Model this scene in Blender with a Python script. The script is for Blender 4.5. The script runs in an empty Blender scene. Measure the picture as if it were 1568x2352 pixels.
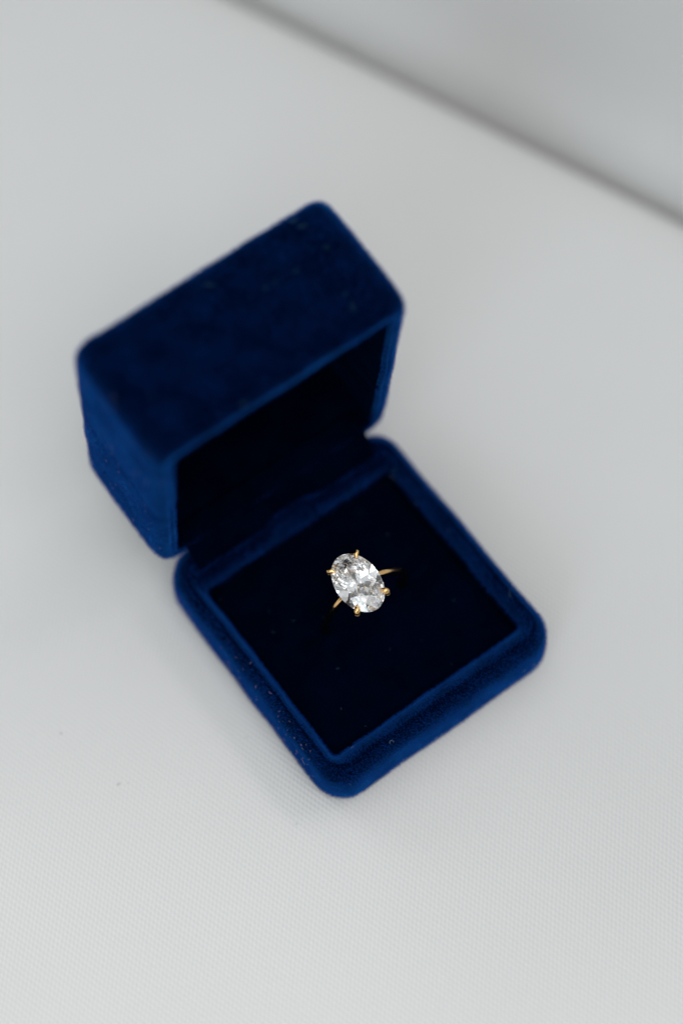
import bpy, bmesh, math, random
import numpy as np
from mathutils import Vector, Matrix, Quaternion
random.seed(7); rng = np.random.default_rng(7)
MM = 0.001
S = bpy.context.scene
COL = S.collection

# ------------------------------------------------------------------ camera
PAR = [4822.786, -87.82325, -150.69037, 362.29058]
RV = Vector((-0.4383983, 0.1282881, 0.6224931))
Rm = Matrix.Rotation(RV.length, 3, RV.normalized())        # world -> camera
CAM = Vector(PAR[1:4])
cam = bpy.data.cameras.new('camera'); camo = bpy.data.objects.new('camera', cam); COL.objects.link(camo)
camo.matrix_world = Matrix.Translation(CAM * MM) @ Rm.transposed().to_4x4()
cam.sensor_fit = 'VERTICAL'; cam.sensor_height = 36.0; cam.sensor_width = 24.0
cam.lens = PAR[0] / 2352 * 36
cam.clip_start = 0.02; cam.clip_end = 20
cam.dof.use_dof = True; cam.dof.focus_distance = (Rm @ CAM - Rm @ Vector((-1.2, -28.9, 23.0))).z * MM; cam.dof.aperture_fstop = 3.6
cam.dof.aperture_blades = 0
S.camera = camo

# ------------------------------------------------------------------ world and lamps
w = bpy.data.worlds.new('World'); S.world = w; w.use_nodes = True
nt = w.node_tree; bg = nt.nodes['Background']
tc = nt.nodes.new('ShaderNodeTexCoord'); sep = nt.nodes.new('ShaderNodeSeparateXYZ')
mr = nt.nodes.new('ShaderNodeMapRange'); mr.inputs['From Min'].default_value = 0.06; mr.inputs['From Max'].default_value = 0.82
cr = nt.nodes.new('ShaderNodeMixRGB'); cr.inputs[1].default_value = (0.24, 0.245, 0.25, 1); cr.inputs[2].default_value = (1.31, 1.37, 1.41, 1)
nt.links.new(tc.outputs['Generated'], sep.inputs[0]); nt.links.new(sep.outputs['Z'], mr.inputs['Value'])
nt.links.new(mr.outputs[0], cr.inputs[0]); nt.links.new(cr.outputs[0], bg.inputs['Color'])
bg.inputs['Strength'].default_value = 0.50

def area(name, loc, tgt, sx, sy, power, col):
    l = bpy.data.lights.new(name, 'AREA'); l.shape = 'RECTANGLE'; l.size = sx; l.size_y = sy
    l.energy = power; l.color = col
    o = bpy.data.objects.new(name, l); COL.objects.link(o); o.location = loc
    o.rotation_euler = (Vector(tgt) - Vector(loc)).to_track_quat('-Z', 'Y').to_euler()
    return o
area('window_light', (1.45, 0.05, 1.2), (0, 0, 0), 1.3, 1.1, 17.5, (1.0, 0.955, 0.90))
area('overhead_fill_light', (-0.1, -0.75, 1.55), (0, 0, 0), 1.1, 0.9, 8.8, (0.99, 0.99, 1.0))  # added unseen lamp, gives the diamond bright patches to reflect
area('side_fill_light', (-1.3, -0.7, 0.8), (0, 0, 0), 0.6, 0.9, 5.2, (0.80, 0.92, 1.0))  # added fill from the left, no real window; lightens the backrest
area('back_fill_light', (-0.35, 1.5, 0.9), (0, 0, 0), 0.9, 0.5, 4.5, (0.94, 0.97, 1.0))  # added fill behind the box, no real window; brightens the velvet rims

S.view_settings.view_transform = 'Standard'; S.view_settings.look = 'None'
S.view_settings.exposure = 0.0; S.view_settings.gamma = 1.0
cy = S.cycles
cy.max_bounces = 24; cy.transmission_bounces = 24; cy.glossy_bounces = 24; cy.diffuse_bounces = 5
cy.sample_clamp_indirect = 12; cy.use_denoising = True
S.cycles_curves.shape = 'RIBBONS'

# ------------------------------------------------------------------ helpers
def tag(o, label=None, cat=None, group=None, kind=None):
    if label: o['label'] = label
    if cat: o['category'] = cat
    if group: o['group'] = group
    if kind: o['kind'] = kind
    return o

def empty(name, loc=(0, 0, 0)):
    o = bpy.data.objects.new(name, None); COL.objects.link(o); o.location = loc; o.empty_display_size = 0.01
    return o

def mesh_obj(name, verts, faces, mat, parent=None, smooth=True):
    """verts in millimetres"""
    m = bpy.data.meshes.new(name)
    m.from_pydata([(v[0] * MM, v[1] * MM, v[2] * MM) for v in verts], [], faces)
    m.validate(); m.update()
    if smooth: m.shade_smooth()
    m.materials.append(mat)
    o = bpy.data.objects.new(name, m); COL.objects.link(o)
    if parent: o.parent = parent
    return o

def rrect(x0, x1, y0, y1, r, z, nc=12, ns=22):
    pts = []
    r = max(0.05, min(r, (x1 - x0) / 2 - .01, (y1 - y0) / 2 - .01))
    cs = [((x1 - r, y0 + r), -90), ((x1 - r, y1 - r), 0), ((x0 + r, y1 - r), 90), ((x0 + r, y0 + r), 180)]
    for i, ((cx, cy_), a0) in enumerate(cs):
        for k in range(nc + 1):
            a = math.radians(a0 + 90 * k / nc)
            pts.append((cx + r * math.cos(a), cy_ + r * math.sin(a), z))
        (nx, ny), na = cs[(i + 1) % 4]
        p = pts[-1]; q = (nx + r * math.cos(math.radians(na)), ny + r * math.sin(math.radians(na)))
        for k in range(1, ns):
            t = k / ns; pts.append((p[0] + (q[0] - p[0]) * t, p[1] + (q[1] - p[1]) * t, z))
    return pts

def loft(rings, cap_first=True, cap_last=True):
    n = len(rings[0]); V = [p for r in rings for p in r]; F = []
    for i in range(len(rings) - 1):
        for k in range(n):
            a = i * n + k; b = i * n + (k + 1) % n
            F.append((a, b, b + n, a + n))
    if cap_first: F.append(tuple(range(n))[::-1])
    if cap_last: F.append(tuple(range((len(rings) - 1) * n, len(rings) * n)))
    return V, F

def tube(path, rad, seg=8, closed=False, rx=None):
    """path: list of Vectors, rad: float or list"""
    V, F = [], []; n = len(path)
    up = Vector((0, 0, 1))
    for i, p in enumerate(path):
        t = (path[min(i + 1, n - 1)] - path[max(i - 1, 0)]).normalized()
        a = t.cross(up)
        if a.length < 1e-4: a = t.cross(Vector((1, 0, 0)))
        a.normalize(); b = t.cross(a)
        r = rad[i] if isinstance(rad, (list, tuple)) else rad
        for k in range(seg):
            th = 2 * math.pi * k / seg
            V.append(tuple(p + a * math.cos(th) * r + b * math.sin(th) * r))
    for i in range(n - 1):
        for k in range(seg):
            a = i * seg + k; b = i * seg + (k + 1) % seg
            F.append((a, b, b + seg, a + seg))
    F.append(tuple(range(seg))[::-1]); F.append(tuple(range((n - 1) * seg, n * seg)))
    return V, F

# ------------------------------------------------------------------ materials
def newmat(name):
    m = bpy.data.materials.new(name); m.use_nodes = True
    return m, m.node_tree, m.node_tree.nodes, m.node_tree.nodes['Principled BSDF']

def M_velvet(name, dark, mid, sheen, sheen_w, seed):
    m, t, N, P = newmat(name)
    L = t.links.new
    tc = N.new('ShaderNodeTexCoord')
    mp = N.new('ShaderNodeMapping'); mp.inputs['Location'].default_value = (seed, seed * 2, seed * 3); L(tc.outputs['Object'], mp.inputs[0])
    n1 = N.new('ShaderNodeTexNoise'); n1.inputs['Scale'].default_value = 150; n1.inputs['Detail'].default_value = 5; n1.inputs['Roughness'].default_value = .6
    L(mp.outputs[0], n1.inputs['Vector'])
    n2 = N.new('ShaderNodeTexNoise'); n2.inputs['Scale'].default_value = 2600; n2.inputs['Detail'].default_value = 3
    L(mp.outputs[0], n2.inputs['Vector'])
    rp = N.new('ShaderNodeMapRange'); rp.inputs['From Min'].default_value = .32; rp.inputs['From Max'].default_value = .68; L(n1.outputs['Fac'], rp.inputs['Value'])
    mx = N.new('ShaderNodeMixRGB'); mx.inputs[1].default_value = (*dark, 1); mx.inputs[2].default_value = (*mid, 1); L(rp.outputs[0], mx.inputs[0])
    L(mx.outputs[0], P.inputs['Base Color'])
    P.inputs['Roughness'].default_value = 1.0; P.inputs['Specular IOR Level'].default_value = 0.0
    sw = N.new('ShaderNodeMapRange'); sw.inputs['To Min'].default_value = sheen_w * .4; sw.inputs['To Max'].default_value = sheen_w * 1.15
    L(rp.outputs[0], sw.inputs['Value']); L(sw.outputs[0], P.inputs['Sheen Weight'])
    P.inputs['Sheen Roughness'].default_value = 0.38; P.inputs['Sheen Tint'].default_value = (*sheen, 1)
    b1 = N.new('ShaderNodeBump'); b1.inputs['Strength'].default_value = .55; b1.inputs['Distance'].default_value = 0.0006
    L(n1.outputs['Fac'], b1.inputs['Height'])
    b2 = N.new('ShaderNodeBump'); b2.inputs['Strength'].default_value = .7; b2.inputs['Distance'].default_value = 0.0002
    L(n2.outputs['Fac'], b2.inputs['Height']); L(b1.outputs[0], b2.inputs['Normal']); L(b2.outputs[0], P.inputs['Normal'])
    return m

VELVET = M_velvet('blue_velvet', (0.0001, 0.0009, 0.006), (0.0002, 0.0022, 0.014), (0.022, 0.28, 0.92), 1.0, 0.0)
VELVET_IN = M_velvet('cushion_shade_velvet', (0.0001, 0.0009, 0.005), (0.0002, 0.0016, 0.009), (0.01, 0.10, 0.35), 0.16, 3.1)  # darkened velvet for cushion and inside; interior shade is in its colour

def M_pile(name, col):
    m, t, N, P = newmat(name)
    P.inputs['Base Color'].default_value = (*col, 1); P.inputs['Roughness'].default_value = .55
    P.inputs['Specular IOR Level'].default_value = 0.15; P.inputs['Specular Tint'].default_value = (.2, .5, 1, 1)
    return m
PILE = M_pile('pile_fibre', (0.0018, 0.042, 0.25))

# gold
GOLD, t, N, P = newmat('yellow_gold')
P.inputs['Base Color'].default_value = (0.90, 0.56, 0.24, 1); P.inputs['Metallic'].default_value = 1; P.inputs['Roughness'].default_value = .13
nz = N.new('ShaderNodeTexNoise'); nz.inputs['Scale'].default_value = 900; tcg = N.new('ShaderNodeTexCoord'); t.links.new(tcg.outputs['Object'], nz.inputs['Vector'])
bp = N.new('ShaderNodeBump'); bp.inputs['Strength'].default_value = .1; bp.inputs['Distance'].default_value = .0001
t.links.new(nz.outputs['Fac'], bp.inputs['Height']); t.links.new(bp.outputs[0], P.inputs['Normal'])

# diamond
DIAMOND = bpy.data.materials.new('diamond'); DIAMOND.use_nodes = True
t = DIAMOND.node_tree; N = t.nodes; N.clear(); out = N.new('ShaderNodeOutputMaterial')
g = N.new('ShaderNodeBsdfGlass'); g.inputs['Color'].default_value = (1, 1, 1, 1); g.inputs['IOR'].default_value = 2.417; g.inputs['Roughness'].default_value = 0
t.links.new(g.outputs[0], out.inputs[0])

# white woven vinyl
def M_weave():
    m, t, N, P = newmat('white_woven_vinyl'); L = t.links.new
    tc = N.new('ShaderNodeTexCoord')
    nz = N.new('ShaderNodeTexNoise'); nz.inputs['Scale'].default_value = 45; nz.inputs['Detail'].default_value = 2; L(tc.outputs['UV'], nz.inputs['Vector'])
    def wave(vec, period, wob):
        d = N.new('ShaderNodeVectorMath'); d.operation = 'DOT_PRODUCT'; L(tc.outputs['UV'], d.inputs[0]); d.inputs[1].default_value = vec
        ad = N.new('ShaderNodeMath'); ad.operation = 'MULTIPLY_ADD'; L(nz.outputs['Fac'], ad.inputs[0]); ad.inputs[1].default_value = wob; L(d.outputs['Value'], ad.inputs[2])
        mu = N.new('ShaderNodeMath'); mu.operation = 'MULTIPLY'; L(ad.outputs[0], mu.inputs[0]); mu.inputs[1].default_value = 2 * math.pi / period
        c = N.new('ShaderNodeMath'); c.operation = 'COSINE'; L(mu.outputs[0], c.inputs[0])
        return c
    # reciprocal vectors of the bump lattice a=(.72,-.59) b=(-.67,-.757) mm (measured on the seat)
    lat = np.array([[0.670, 0.757], [0.246, -0.786]]) * MM      # two shortest lattice steps
    rec = np.linalg.inv(lat)                                      # columns: reciprocal vectors
    c1 = wave((rec[0, 0], rec[1, 0], 0), 1.0, 0.35); c2 = wave((rec[0, 1], rec[1, 1], 0), 1.0, 0.35)
    s = N.new('ShaderNodeMath'); s.operation = 'ADD'; L(c1.outputs[0], s.inputs[0]); L(c2.outputs[0], s.inputs[1])
    n3 = N.new('ShaderNodeTexNoise'); n3.inputs['Scale'].default_value = 900; n3.inputs['Detail'].default_value = 2; L(tc.outputs['UV'], n3.inputs['Vector'])
    h = N.new('ShaderNodeMath'); h.operation = 'MULTIPLY_ADD'; L(n3.outputs['Fac'], h.inputs[0]); h.inputs[1].default_value = 0.8; L(s.outputs[0], h.inputs[2])
    bump = N.new('ShaderNodeBump'); bump.inputs['Strength'].default_value = 1.0; bump.inputs['Distance'].default_value = 0.000021
    L(h.outputs[0], bump.inputs['Height']); L(bump.outputs[0], P.inputs['Normal'])
    mr = N.new('ShaderNodeMapRange'); mr.inputs['From Min'].default_value = -1.6; mr.inputs['From Max'].default_value = 1.6; L(s.outputs[0], mr.inputs['Value'])
    mx = N.new('ShaderNodeMixRGB'); mx.inputs[1].default_value = (0.636, 0.632, 0.622, 1); mx.inputs[2].default_value = (0.708, 0.698, 0.680, 1); L(mr.outputs[0], mx.inputs[0])
    # broad handling marks
    n4 = N.new('ShaderNodeTexNoise'); n4.inputs['Scale'].default_value = 14; n4.inputs['Detail'].default_value = 4; L(tc.outputs['UV'], n4.inputs['Vector'])
    r4 = N.new('ShaderNodeMapRange'); r4.inputs['From Min'].default_value = .3; r4.inputs['From Max'].default_value = .7; r4.inputs['To Min'].default_value = .975; r4.inputs['To Max'].default_value = 1.01; L(n4.outputs['Fac'], r4.inputs['Value'])
    m4 = N.new('ShaderNodeVectorMath'); m4.operation = 'SCALE'; L(mx.outputs[0], m4.inputs[0]); L(r4.outputs[0], m4.inputs['Scale'])
    L(m4.outputs[0], P.inputs['Base Color'])
    P.inputs['Roughness'].default_value = .52; P.inputs['Specular IOR Level'].default_value = .35
    return m
VINYL = M_weave()

def flat(name, col, rough=.8):
    m, t, N, P = newmat(name); P.inputs['Base Color'].default_value = (*col, 1); P.inputs['Roughness'].default_value = rough
    return m
LINT = flat('pale_lint', (0.25, 0.33, 0.42)); LINT_DIM = flat('teal_lint', (0.02, 0.09, 0.13)); LINT_PINK = flat('pinkish_lint', (0.24, 0.18, 0.32)); CRUMB = flat('grey_dust', (0.5, 0.5, 0.51))

# ------------------------------------------------------------------ white seat and backrest
# crease line between them through two points on z = 0
c0 = Vector((70.8, 107.8, 0)); c1 = Vector((110.3, 8.1, 0)); dl = (c1 - c0).normalized(); nrm = Vector((-dl.y, dl.x, 0))
if nrm.x < 0: nrm = -nrm
def strip(name, prof, label, cat):
    """prof: (distance across the crease, height); extruded along the crease"""
    V, F, UV = [], [], []
    ss = np.concatenate([np.linspace(-420, 480, 37)])
    dist = [0]
    for i in range(1, len(prof)): dist.append(dist[-1] + math.dist(prof[i], prof[i - 1]))
    i0 = min(range(len(prof)), key=lambda i: abs(prof[i][0]) + abs(prof[i][1]))
    for i, (u, z) in enumerate(prof):
        for s in ss:
            p = c0 + dl * float(s) + nrm * u
            V.append((p.x, p.y, z))
            q = c0 + dl * float(s) + nrm * (dist[i] - dist[i0]); UV.append((q.x * MM, q.y * MM))
    n = len(ss)
    for i in range(len(prof) - 1):
        for k in range(n - 1):
            a = i * n + k; F.append((a, a + 1, a + n + 1, a + n))
    o = mesh_obj(name, V, F, VINYL)
    uv = o.data.uv_layers.new(name='UVMap')
    vi = np.empty(len(o.data.loops), dtype=np.int32); o.data.loops.foreach_get('vertex_index', vi)
    uv.data.foreach_set('uv', np.array(UV)[vi].ravel())
    # face normals up / towards the room
    bm = bmesh.new(); bm.from_mesh(o.data); bm.normal_update()
    ref = Vector((-nrm.x, -nrm.y, 1))
    if sum(f.normal.dot(ref) * f.calc_area() for f in bm.faces) < 0: bmesh.ops.reverse_faces(bm, faces=bm.faces)
    bm.to_mesh(o.data); bm.free()
    tag(o, label, None, kind='structure')
    return o
sp = [(-520, 0)] + [(-500 + 20 * k, 0) for k in range(24)]
sp += [(-34, 0), (-24, -.02), (-16, -.2), (-9.5, -.8), (-6, -1.7), (-4, -3.1), (-2.8, -5.4), (-2.2, -9), (-2, -18)]
strip('seat_cushion', sp, 'white woven vinyl seat the ring box stands on', 'seat')
bpf = [(0.4, -18), (0.4, -9), (1.0, -4.5), (2.2, 0.0), (4.0, 4.0), (6.0, 8), (7.9, 13), (10, 20), (12.8, 30), (17, 45), (21, 60), (26, 80), (34, 110), (44, 150), (57, 200), (72, 260)]
strip('backrest_cushion', bpf, 'white woven vinyl backrest rising behind the seat crease', 'backrest')

# ------------------------------------------------------------------ ring box
D, H_B, W2, LID, HY = 54.13, 11.94, 25.0, math.radians(82.82), -1.36
WL, DL = 25.53, 53.73
box = tag(empty('ring_box'), 'open royal blue velvet ring box with its lid tilted back, on the white seat', 'ring box')

def shell(prof, Min, rect):
    """prof rows: (abs inset d, fraction of inner margin f, z, radius)"""
    x0, x1, y0, y1 = rect; rings = []
    for d, f, z, r in prof:
        rings.append(rrect(x0 + d + f * Min[0], x1 - d - f * Min[1], y0 + d + f * Min[2], y1 - d - f * Min[3], r, z))
    return rings

def soften(V, amp, sc):
    from mathutils import noise
    out = []
    for v in V:
        p = Vector(v); d = noise.noise_vector(p * sc) * amp
        out.append((v[0] + d.x, v[1] + d.y, v[2] + d.z))
    return out

base_prof = [(4, 0, 0.05, 2.6), (1.3, 0, 0.05, 4.76), (0.5, 0, 0.35, 5.4), (0.05, 0, 1.06, 5.76), (-0.15, 0, 2.31, 5.8), (-0.1, 0, 6.64, 5.8), (0, 0, 8.47, 5.8), (0.25, 0, 9.82, 5.6), (0.75, 0, 10.7, 5.2), (1.25, 0, 11.35, 4.7), (1.3, 0.1, 11.8, 4.2), (1.2, 0.2, 12.0, 3.8), (1.05, 0.3, 11.9, 3.4), (0.9, 0.4, 11.6, 3.1), (0.75, 0.49, 11.35, 2.8), (0.6, 0.58, 11.1, 2.5), (0.45, 0.67, 10.75, 2.2), (0.3, 0.77, 10.3, 1.9), (0.15, 0.87, 9.75, 1.6), (0.05, 0.95, 9.2, 1.3), (0, 1.0, 8.6, 1.2), (0, 1.02, 7.8, 1.1), (0, 1.02, 5.0, 1.1)]
B_IN = (3.9, 3.9, 5.6, 8.2)
V, F = loft(shell(base_prof, B_IN, (-W2, W2, -D, 0)), True, True)
V = soften(V, .22, .16)
for i, (x, y, z) in enumerate(V):                     # the hinge presses a hump into the back rim
    if -9.0 < y < -4.5 and z > 8.9 and abs(x) < 21.5:
        up_ = math.exp(-((y + 7.0) / 1.3) ** 2); z += 1.3 * up_
        g_ = math.exp(-((x - .2) / 4.9) ** 6); V[i] = (x, y + 1.25 * g_, z + .8 * g_)
base = mesh_obj('base', V, F, VELVET, box)

lid_prof = [(0, 1.05, 22.6, 1.7), (0, 1.02, 22, 1.8), (0, 1.02, 10, 1.7), (0, 1.02, 2.4, 1.5), (0, 1.0, 1.0, 1.5), (0.15, 0.92, 0.3, 1.8), (0.4, 0.78, 0, 2.3), (0.6, 0.62, 0.2, 2.7), (0.8, 0.48, 0.3, 3.0), (1.1, 0.3, 0, 3.1), (1.25, 0.12, 0.05, 3.2), (1.0, 0, 0.5, 3.2), (0.55, 0, 1.2, 3.5), (0.2, 0, 2.2, 3.8), (0, 0, 3.6, 3.9), (-0.05, 0, 8, 3.9), (-0.05, 0, 15, 3.9), (0, 0, 21.2, 3.9), (0.15, 0, 22.8, 3.8), (0.5, 0, 23.8, 3.5), (1.1, 0, 24.4, 3.0), (2, 0, 24.72, 2.3), (3.4, 0, 24.81, 1.8), (8, 0, 24.9, 1.2)]
L_IN = (3.55, 3.55, 3.4, 4.0)
V, F = loft(shell(lid_prof, L_IN, (-WL, WL, -DL, 0)), True, True)
lid = mesh_obj('lid', soften(V, .22, .16), [f[::-1] for f in F], VELVET, box)
lid.location = (0, HY * MM, H_B * MM); lid.rotation_euler = (-LID, 0, 0)
for o in (base, lid):
    bm = bmesh.new(); bm.from_mesh(o.data); bmesh.ops.recalc_face_normals(bm, faces=bm.faces); bm.to_mesh(o.data); bm.free()

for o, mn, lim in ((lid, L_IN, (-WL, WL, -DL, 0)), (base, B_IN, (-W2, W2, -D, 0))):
    o.data.materials.append(VELVET_IN)                # darker velvet inside the walls, their shade put into the colour
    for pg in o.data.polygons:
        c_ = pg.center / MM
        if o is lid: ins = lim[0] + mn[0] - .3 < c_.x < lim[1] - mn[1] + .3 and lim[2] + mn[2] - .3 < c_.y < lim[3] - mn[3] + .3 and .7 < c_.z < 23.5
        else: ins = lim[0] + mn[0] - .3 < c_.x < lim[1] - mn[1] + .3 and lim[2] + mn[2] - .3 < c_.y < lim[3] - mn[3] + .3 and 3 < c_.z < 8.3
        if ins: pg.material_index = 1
def not_inner_lid(c): return 1.0 - ((np.abs(c[:, 0]) < WL - 3.2) & (c[:, 1] > -DL + 3.1) & (c[:, 1] < -3.7) & (c[:, 2] > .7) & (c[:, 2] < 23.5))
def not_inner_base(c): return (c[:, 2] > .4) * (1.0 - ((np.abs(c[:, 0]) < W2 - 3.6) & (c[:, 1] > -D + 5.3) & (c[:, 1] < -7.9) & (c[:, 2] < 8.3)))

# cushion with the slit the ring stands in
RX, RY = 0.75, -27.6; RROT = math.radians(-3)
def cushion():
    nx, ny = 84, 92; x0, x1, y0, y1 = -W2 + 3.7, W2 - 3.7, -D + 5.4, -7.9
    V, F = [], []
    for j in range(ny + 1):
        for i in range(nx + 1):
            x = x0 + (x1 - x0) * i / nx; y = y0 + (y1 - y0) * j / ny
            e = min(x - x0, x1 - x, y - y0, y1 - y)
            z = 7.0 + .5 * (1 - ((x + .1) / 22.5) ** 2) * (1 - ((y + 28.4) / 20.5) ** 2) - 1.6 * math.exp(-e / .9)
            dx, dy = x - RX, y - RY
            lx = dx * math.cos(RROT) + dy * math.sin(RROT); ly = -dx * math.sin(RROT) + dy * math.cos(RROT)
            fall = 1 / (1 + math.exp((abs(lx) - 14) * 1.5))
            z -= 1.0 * fall * math.exp(-(ly / .8) ** 2) + .25 * fall * math.exp(-(ly / 3) ** 2)
            V.append((x, y, z))
    for j in range(ny):
        for i in range(nx):
            a = j * (nx + 1) + i; F.append((a, a + 1, a + nx + 2, a + nx + 1))
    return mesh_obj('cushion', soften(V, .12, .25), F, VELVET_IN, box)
cush = cushion()

# cloth hinge strip from the back rim of the base up the inside of the lid
def hinge():
    nu, nv = 60, 22; V, F = [], []
    c, s = math.cos(-LID), math.sin(-LID)
    def lidpt(y, z): return (HY + y * c - z * s, H_B + y * s + z * c)
    P0 = (-5.6, 10.9); P1 = (-5.2, 12.0); P2 = (-4.3, 13.2); P3 = (-3.0, 14.6); P4 = lidpt(-4.6, 1.2); P5 = lidpt(-4.9, 4)
    ctrl = [P0, P1, P2, P3, P4, P5]
    def cr_(t):
        t = t * (len(ctrl) - 1); i = min(int(t), len(ctrl) - 2); f = t - i
        g = lambda k: ctrl[max(0, min(len(ctrl) - 1, k))]
        a, b, cc, d = g(i - 1), g(i), g(i + 1), g(i + 2)
        return [0.5 * (2 * b[k] + (cc[k] - a[k]) * f + (2 * a[k] - 5 * b[k] + 4 * cc[k] - d[k]) * f * f + (3 * b[k] - a[k] - 3 * cc[k] + d[k]) * f ** 3) for k in (0, 1)]
    for side in (0, 1):
        for j in range(nv + 1):
            y, z = cr_(j / nv)
            for i in range(nu + 1):
                x = -20.0 + 40.0 * i / nu
                hump = math.exp(-((x + .3) / 4.6) ** 4) * math.exp(-((j / nv - .25) / .16) ** 2)
                V.append((x, y + .6 * hump + (.35 * side), z + .3 * hump - .45 * side + .12 * math.sin(x * .8)))
    n = nu + 1; T = (nv + 1) * n
    for j in range(nv):
        for i in range(nu):
            a = j * n + i; F.append((a, a + 1, a + n + 1, a + n)); F.append((T + a, T + a + n, T + a + n + 1, T + a + 1))
    for i in range(nu):
        F.append((i, T + i, T + i + 1, i + 1)); a = nv * n + i; F.append((a, a + 1, T + a + 1, T + a))
    for j in range(nv):
        a = j * n; F.append((a, a + n, T + a + n, T + a)); a = j * n + nu; F.append((a, T + a, T + a + n, a + n))
    return mesh_obj('hinge_strip', V, F, VELVET_IN, box)  # strip takes the darkened velvet, shade under the lid painted in
hg = hinge()

# velvet pile: short fibres standing on the cloth
def pile(o, per_mm2, length, rad, mat, comb=(0, 0, 0), keep=None, name='velvet_pile'):
    me = o.data; me.calc_loop_triangles()
    vc = np.empty(len(me.vertices) * 3); me.vertices.foreach_get('co', vc); vc = vc.reshape(-1, 3) / MM
    vn = np.empty(len(me.vertices) * 3); me.vertices.foreach_get('normal', vn); vn = vn.reshape(-1, 3)
    tr = np.empty(len(me.loop_triangles) * 3, dtype=np.int32); me.loop_triangles.foreach_get('vertices', tr); tr = tr.reshape(-1, 3)
    a, b, c = vc[tr[:, 0]], vc[tr[:, 1]], vc[tr[:, 2]]
    ar = np.linalg.norm(np.cross(b - a, c - a), axis=1) / 2
    if keep is not None:
        ar = ar * keep((a + b + c) / 3)
    n = int(ar.sum() * per_mm2)
    pick = rng.choice(len(tr), n, p=ar / ar.sum())
    u, v = rng.random(n), rng.random(n); fl = u + v > 1; u[fl], v[fl] = 1 - u[fl], 1 - v[fl]
    wgt = np.stack([1 - u - v, u, v], 1)
    P = (vc[tr[pick]] * wgt[:, :, None]).sum(1); Nn = (vn[tr[pick]] * wgt[:, :, None]).sum(1)
    Nn /= np.linalg.norm(Nn, axis=1)[:, None] + 1e-9
    swirl = np.stack([np.sin(P[:, 1] * .9 + P[:, 2]), np.cos(P[:, 0] * .8 - P[:, 1] * .4), np.sin(P[:, 0] * .7 + P[:, 2] * .6)], 1)
    dirn = Nn + .32 * rng.normal(size=(n, 3)) + .25 * swirl + np.array(comb)
    dirn /= np.linalg.norm(dirn, axis=1)[:, None]
    ln = length * (0.6 + .6 * rng.random(n))[:, None]
    p1 = P + dirn * ln * .5; p2 = P + dirn * ln + .12 * ln * rng.normal(size=(n, 3))
    pts = (np.stack([P - Nn * .05, p1, p2], 1) * MM).reshape(-1, 3)
    cu = bpy.data.hair_curves.new(name); cu.add_curves([3] * n)
    cu.attributes['position'].data.foreach_set('vector', pts.astype(np.float32).ravel())
    at = cu.attributes.get('radius') or cu.attributes.new('radius', 'FLOAT', 'POINT')
    rr = np.tile(np.array([rad, rad * .8, rad * .35]) * MM, n); at.data.foreach_set('value', rr.astype(np.float32))
    cu.materials.append(mat)
    ob = bpy.data.objects.new(name, cu); COL.objects.link(ob); ob.parent = o
    tag(ob, kind='stuff')
    return ob
pile(base, 30, .50, .012, PILE, keep=not_inner_base)
pile(lid, 22, .50, .012, PILE, keep=not_inner_lid)

# ------------------------------------------------------------------ ring
ring = tag(empty('engagement_ring'), 'yellow gold solitaire ring with a large oval diamond, standing in the dark blue cushion', 'ring')
nv_ = Vector((-0.12, -0.08, 0.99)).normalized()
ey = (Vector((0.035, 1, 0)) - nv_ * nv_.dot(Vector((0.035, 1, 0)))).normalized()
ex = ey.cross(nv_).normalized()
STONE = Vector((-1.24, -28.9, 23.5))
Mr = Matrix((ex, ey, nv_)).transposed()            # ring frame: z = stone axis, x = band plane
ring.matrix_world = Matrix.Translation(STONE * MM) @ Mr.to_4x4()
WX, WY = 4.04, 5.90; DIA = (.56, .30, .86)

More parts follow.
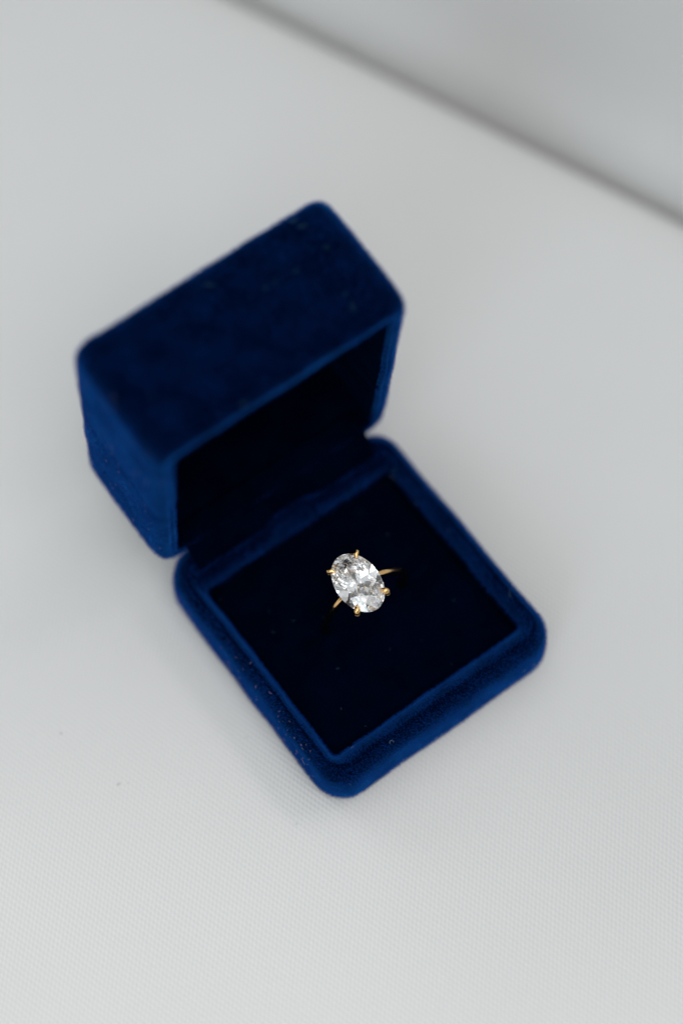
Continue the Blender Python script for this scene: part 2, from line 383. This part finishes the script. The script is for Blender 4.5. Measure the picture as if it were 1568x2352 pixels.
def diamond():
    """oval brilliant: intersection of half spaces, one polygon per facet, in a unit circle, then stretched"""
    seg = 64; gh = .03; rt, hc, pd = DIA
    pol = lambda r, a, z: Vector((r * math.cos(math.radians(a)), r * math.sin(math.radians(a)), z))
    planes = []
    def cut(p0, p1, p2):
        n = (p1 - p0).cross(p2 - p0).normalized()
        if n.dot(p0) < 0: n = -n
        planes.append((n, n.dot(p0)))
    planes.append((Vector((0, 0, 1)), gh + hc))
    for k in range(seg):
        n = pol(1, 360 * (k + .5) / seg, 0); planes.append((n, math.cos(math.pi / seg)))
    rs = .77; zs = gh + hc * (1 - rs * math.cos(math.radians(22.5))) / (1 - rt)
    rl = .22; zl = -gh - pd * (1 - rl * math.cos(math.radians(22.5)))
    for k in range(8):
        a = 45 * k; tang = pol(1, a + 90, 0)
        T = pol(rt, a, gh + hc); cut(T, pol(1, a, gh), T + tang)
        C = Vector((0, 0, -gh - pd)); cut(C, pol(1, a, -gh), C + tang)
        S_ = pol(rs, a + 22.5, zs); L_ = pol(rl, a + 22.5, zl)
        cut(pol(rt, a, gh + hc), pol(rt, a + 45, gh + hc), S_)
        for q in (0, 45):
            cut(S_, pol(1, a + q, gh), pol(1, a + 22.5, gh)); cut(L_, pol(1, a + q, -gh), pol(1, a + 22.5, -gh))
    bm = bmesh.new()
    for i, (n, d) in enumerate(planes):
        u = n.orthogonal().normalized(); v = n.cross(u); c = n * d
        poly = [c + u * 4 + v * 4, c - u * 4 + v * 4, c - u * 4 - v * 4, c + u * 4 - v * 4]
        for j, (m_, e) in enumerate(planes):
            if i == j: continue
            new = []
            for k in range(len(poly)):
                p, q = poly[k], poly[(k + 1) % len(poly)]; dp, dq = m_.dot(p) - e, m_.dot(q) - e
                if dp <= 1e-9: new.append(p)
                if (dp < -1e-9 and dq > 1e-9) or (dp > 1e-9 and dq < -1e-9): new.append(p + (q - p) * (dp / (dp - dq)))
            poly = new
            if len(poly) < 3: break
        clean = [p for k, p in enumerate(poly) if (p - poly[k - 1]).length > 1e-5] if len(poly) > 2 else []
        if len(clean) > 2: bm.faces.new([bm.verts.new(p) for p in clean])
    bmesh.ops.remove_doubles(bm, verts=bm.verts, dist=2e-4)
    bmesh.ops.recalc_face_normals(bm, faces=bm.faces)
    for v in bm.verts: v.co = Vector((v.co.x * WX, v.co.y * WY, v.co.z * WX)) * MM
    m = bpy.data.meshes.new('diamond'); bm.to_mesh(m); m.materials.append(DIAMOND)
    print('diamond faces', len(m.polygons), 'open edges', sum(1 for e in bm.edges if len(e.link_faces) != 2)); bm.free()
    o = bpy.data.objects.new('diamond', m); COL.objects.link(o); o.parent = ring
    return o
dia = diamond()

def smoothstep(t): t = max(0, min(1, t)); return t * t * (3 - 2 * t)
# band: arc in ring frame x-z plane, centre below the stone
RC = 8.85; ZC = -13.9; XC = 0.6
def band():
    V, F = [], []; seg = 24; n = 110
    a0, a1 = math.radians(156), math.radians(384)          # open under the stone, closed by the shoulders
    for i in range(n + 1):
        a = a0 + (a1 - a0) * i / n
        cx, cz = math.cos(a), math.sin(a)
        top = smoothstep((cz - .55) / .45)
        hw = .85 - .35 * top; ht = .68 - .10 * top
        e_ = .35 + .65 * smoothstep(min(i, n - i) / 9); hw *= e_; ht *= e_
        for k in range(seg):
            th = 2 * math.pi * k / seg
            u = math.cos(th); v = math.sin(th)
            pw = .85 + .75 * smoothstep((cz - .2) / .5); rr = RC + ht * (abs(u) ** pw) * (1 if u > 0 else -1)
            V.append((XC + cx * rr, hw * (abs(v) ** pw) * (1 if v > 0 else -1), ZC + cz * rr))
    for i in range(n):
        for k in range(seg):
            a = i * seg + k; b = i * seg + (k + 1) % seg; F.append((a, b, b + seg, a + seg))
    F.append(tuple(range(seg))[::-1]); F.append(tuple(range(n * seg, (n + 1) * seg)))
    return mesh_obj('band', V, F, GOLD, ring)
band()
# gallery rail: oval wire under the girdle
path = []; V, F = [], []
ng, sg = 72, 8
for i in range(ng):
    a = 2 * math.pi * i / ng; c = Vector((WX * .70 * math.cos(a), WY * .74 * math.sin(a), -1.75)); nx_ = Vector((math.cos(a), math.sin(a), 0))
    for k in range(sg):
        th = 2 * math.pi * k / sg; V.append(tuple(c + nx_ * .32 * math.cos(th) + Vector((0, 0, .32 * math.sin(th)))))
for i in range(ng):
    for k in range(sg):
        a = i * sg + k; b = i * sg + (k + 1) % sg; a2 = ((i + 1) % ng) * sg + k; b2 = ((i + 1) % ng) * sg + (k + 1) % sg
        F.append((a, b, b2, a2))
mesh_obj('gallery_rail', V, F, GOLD, ring)
# four claw prongs rising from the band head
for pa in (48, 132, 223, 317):
    a = math.radians(pa); e = Vector((WX * math.cos(a), WY * math.sin(a), 0)); er = e.normalized()
    base_pt = Vector((e.x * .12, e.y * .16, -3.9))
    pts_ = [base_pt, base_pt.lerp(e * 1.0 + Vector((0, 0, -1.2)), .55), e * 1.045 + Vector((0, 0, -1.0)), e + er * .38 + Vector((0, 0, -.2)),
            e + er * .34 + Vector((0, 0, .35)), e + er * .02 + Vector((0, 0, .62)), e - er * .38 + Vector((0, 0, .72)), e - er * .85 + Vector((0, 0, .86))]
    rads = [.42, .45, .48, .52, .58, .50, .32, .05]
    # resample
    PP, RR = [], []
    for i in range(len(pts_) - 1):
        g = lambda q, k: q[max(0, min(len(q) - 1, k))]
        for s_ in range(5):
            f = s_ / 5; A_, B_, C_, D_ = g(pts_, i - 1), g(pts_, i), g(pts_, i + 1), g(pts_, i + 2)
            PP.append(0.5 * (2 * B_ + (C_ - A_) * f + (2 * A_ - 5 * B_ + 4 * C_ - D_) * f * f + (3 * B_ - A_ - 3 * C_ + D_) * f ** 3)); RR.append(rads[i] * (1 - f) + rads[i + 1] * f)
    PP.append(pts_[-1]); RR.append(rads[-1])
    V, F = tube(PP, RR, 10)
    mesh_obj('prong', V, F, GOLD, ring)
# cathedral shoulders: arms leaving the band and rising steeply to the gallery
for sx in (-1, 1):
    ks = [Vector((XC + sx * 8.6, 0, ZC + 2.1)), Vector((XC + sx * 7.9, 0, -9.6)), Vector((XC * .6 + sx * 6.6, 0, -6.9)), Vector((XC * .3 + sx * 5.2, 0, -4.4)), Vector((sx * 3.6, 0, -2.5)), Vector((sx * 2.7, 0, -1.7))]
    PP, RR = [], []; kr = [.66, .74, .70, .62, .48, .34]
    for i in range(len(ks) - 1):
        g = lambda q, k: q[max(0, min(len(q) - 1, k))]
        for s_ in range(6):
            f = s_ / 6; A_, B_, C_, D_ = g(ks, i - 1), g(ks, i), g(ks, i + 1), g(ks, i + 2)
            PP.append(0.5 * (2 * B_ + (C_ - A_) * f + (2 * A_ - 5 * B_ + 4 * C_ - D_) * f * f + (3 * B_ - A_ - 3 * C_ + D_) * f ** 3)); RR.append(kr[i] * (1 - f) + kr[i + 1] * f)
    V, F = tube(PP, RR, 14)
    mesh_obj('shoulder', V, F, GOLD, ring)

# ------------------------------------------------------------------ lint and dust
def surf_points(o, n, keep):
    me = o.data; me.calc_loop_triangles(); out = []
    mw = Matrix.LocRotScale(o.location, o.rotation_euler, None)
    tris = [t_ for t_ in me.loop_triangles if t_.area > 0]
    ws = [t_.area for t_ in tris]
    while len(out) < n:
        t_ = random.choices(tris, ws)[0]
        a, b, c = (me.vertices[i].co for i in t_.vertices); u, v = random.random(), random.random()
        if u + v > 1: u, v = 1 - u, 1 - v
        p = mw @ (a + (b - a) * u + (c - a) * v); nn = (mw.to_3x3() @ t_.normal).normalized()
        if keep(p / MM, nn): out.append((p / MM, nn))
    return out
def lint(name, o, n, keep, mat, label, lo=.4, hi=2.2, r=.03):
    V, F = [], []
    for p, nn in surf_points(o, n, keep):
        L = random.uniform(lo, hi); k = random.uniform(-4.5, 4.5); a = nn.orthogonal().normalized(); b = nn.cross(a); th = random.uniform(0, 6.28)
        pts_ = []; q = p + nn * .5
        m_ = 8
        for i in range(m_ + 1):
            pts_.append(q.copy()); th += k / m_ * random.uniform(.3, 1.6)
            q = q + (a * math.cos(th) + b * math.sin(th) + nn * random.uniform(-.25, .3)) * L / m_
        v, f = tube(pts_, r * random.uniform(.7, 1.3), 4); off = len(V)
        V += v; F += [tuple(i + off for i in ff) for ff in f]
    o2 = mesh_obj(name, V, F, mat); tag(o2, label, 'lint', kind='stuff'); return o2
toward = Vector((-0.255, -0.48, 0.84))
lint('lint', base, 55, lambda p, n_: n_.dot(toward) > .15 and p.z > 1 and (p.y < -8), LINT, 'pale curled lint fibres caught on the velvet rim of the box', .3, 1.7, .018)
lint('lint', base, 90, lambda p, n_: n_.x < -.6 and p.z > 1 and p.x < -22, LINT_PINK, 'pinkish lint specks along the left outer side of the box base', .08, .8, .028)
lint('lint', lid, 60, lambda p, n_: n_.x < -.5 and p.z > 12 and p.x < -22, LINT_PINK, 'pinkish lint specks on the left side of the box lid', .08, .8, .028)
lint('lint', lid, 13, lambda p, n_: n_.dot(toward) > .6 and p.z > 55, LINT_DIM, 'pale blurred lint specks on the upward face of the lid', .3, 1.6, .05)
lint('lint', cush, 18, lambda p, n_: n_.z > .9, LINT_DIM, 'faint lint specks scattered on the dark cushion', .15, 1.0, .022)

V, F = [], []
for (x, y, r) in ((-56.6, -12.5, .24), (-53.4, -26.8, .24), (-32.0, -51.9, .12)) + tuple((random.uniform(-95, 90), random.uniform(-120, 60), random.uniform(.05, .12)) for _ in range(14)):
    if abs(x) < 27 and -58 < y < 2: continue
    off = len(V)
    for j, (rr, z) in enumerate(((1, .0), (.8, .35), (.3, .5))):
        for k in range(7):
            a = 2 * math.pi * k / 7 + j; q = r * rr * random.uniform(.6, 1.3); V.append((x + q * 1.5 * math.cos(a), y + q * math.sin(a), .02 + z * r * .5))
    for j in range(2):
        for k in range(7): F.append((off + j * 7 + k, off + j * 7 + (k + 1) % 7, off + j * 7 + 7 + (k + 1) % 7, off + j * 7 + 7 + k))
    F.append(tuple(off + 14 + k for k in range(7)))
tag(mesh_obj('dust', V, F, CRUMB), 'tiny grey dust specks scattered on the white seat', 'dust', kind='stuff')
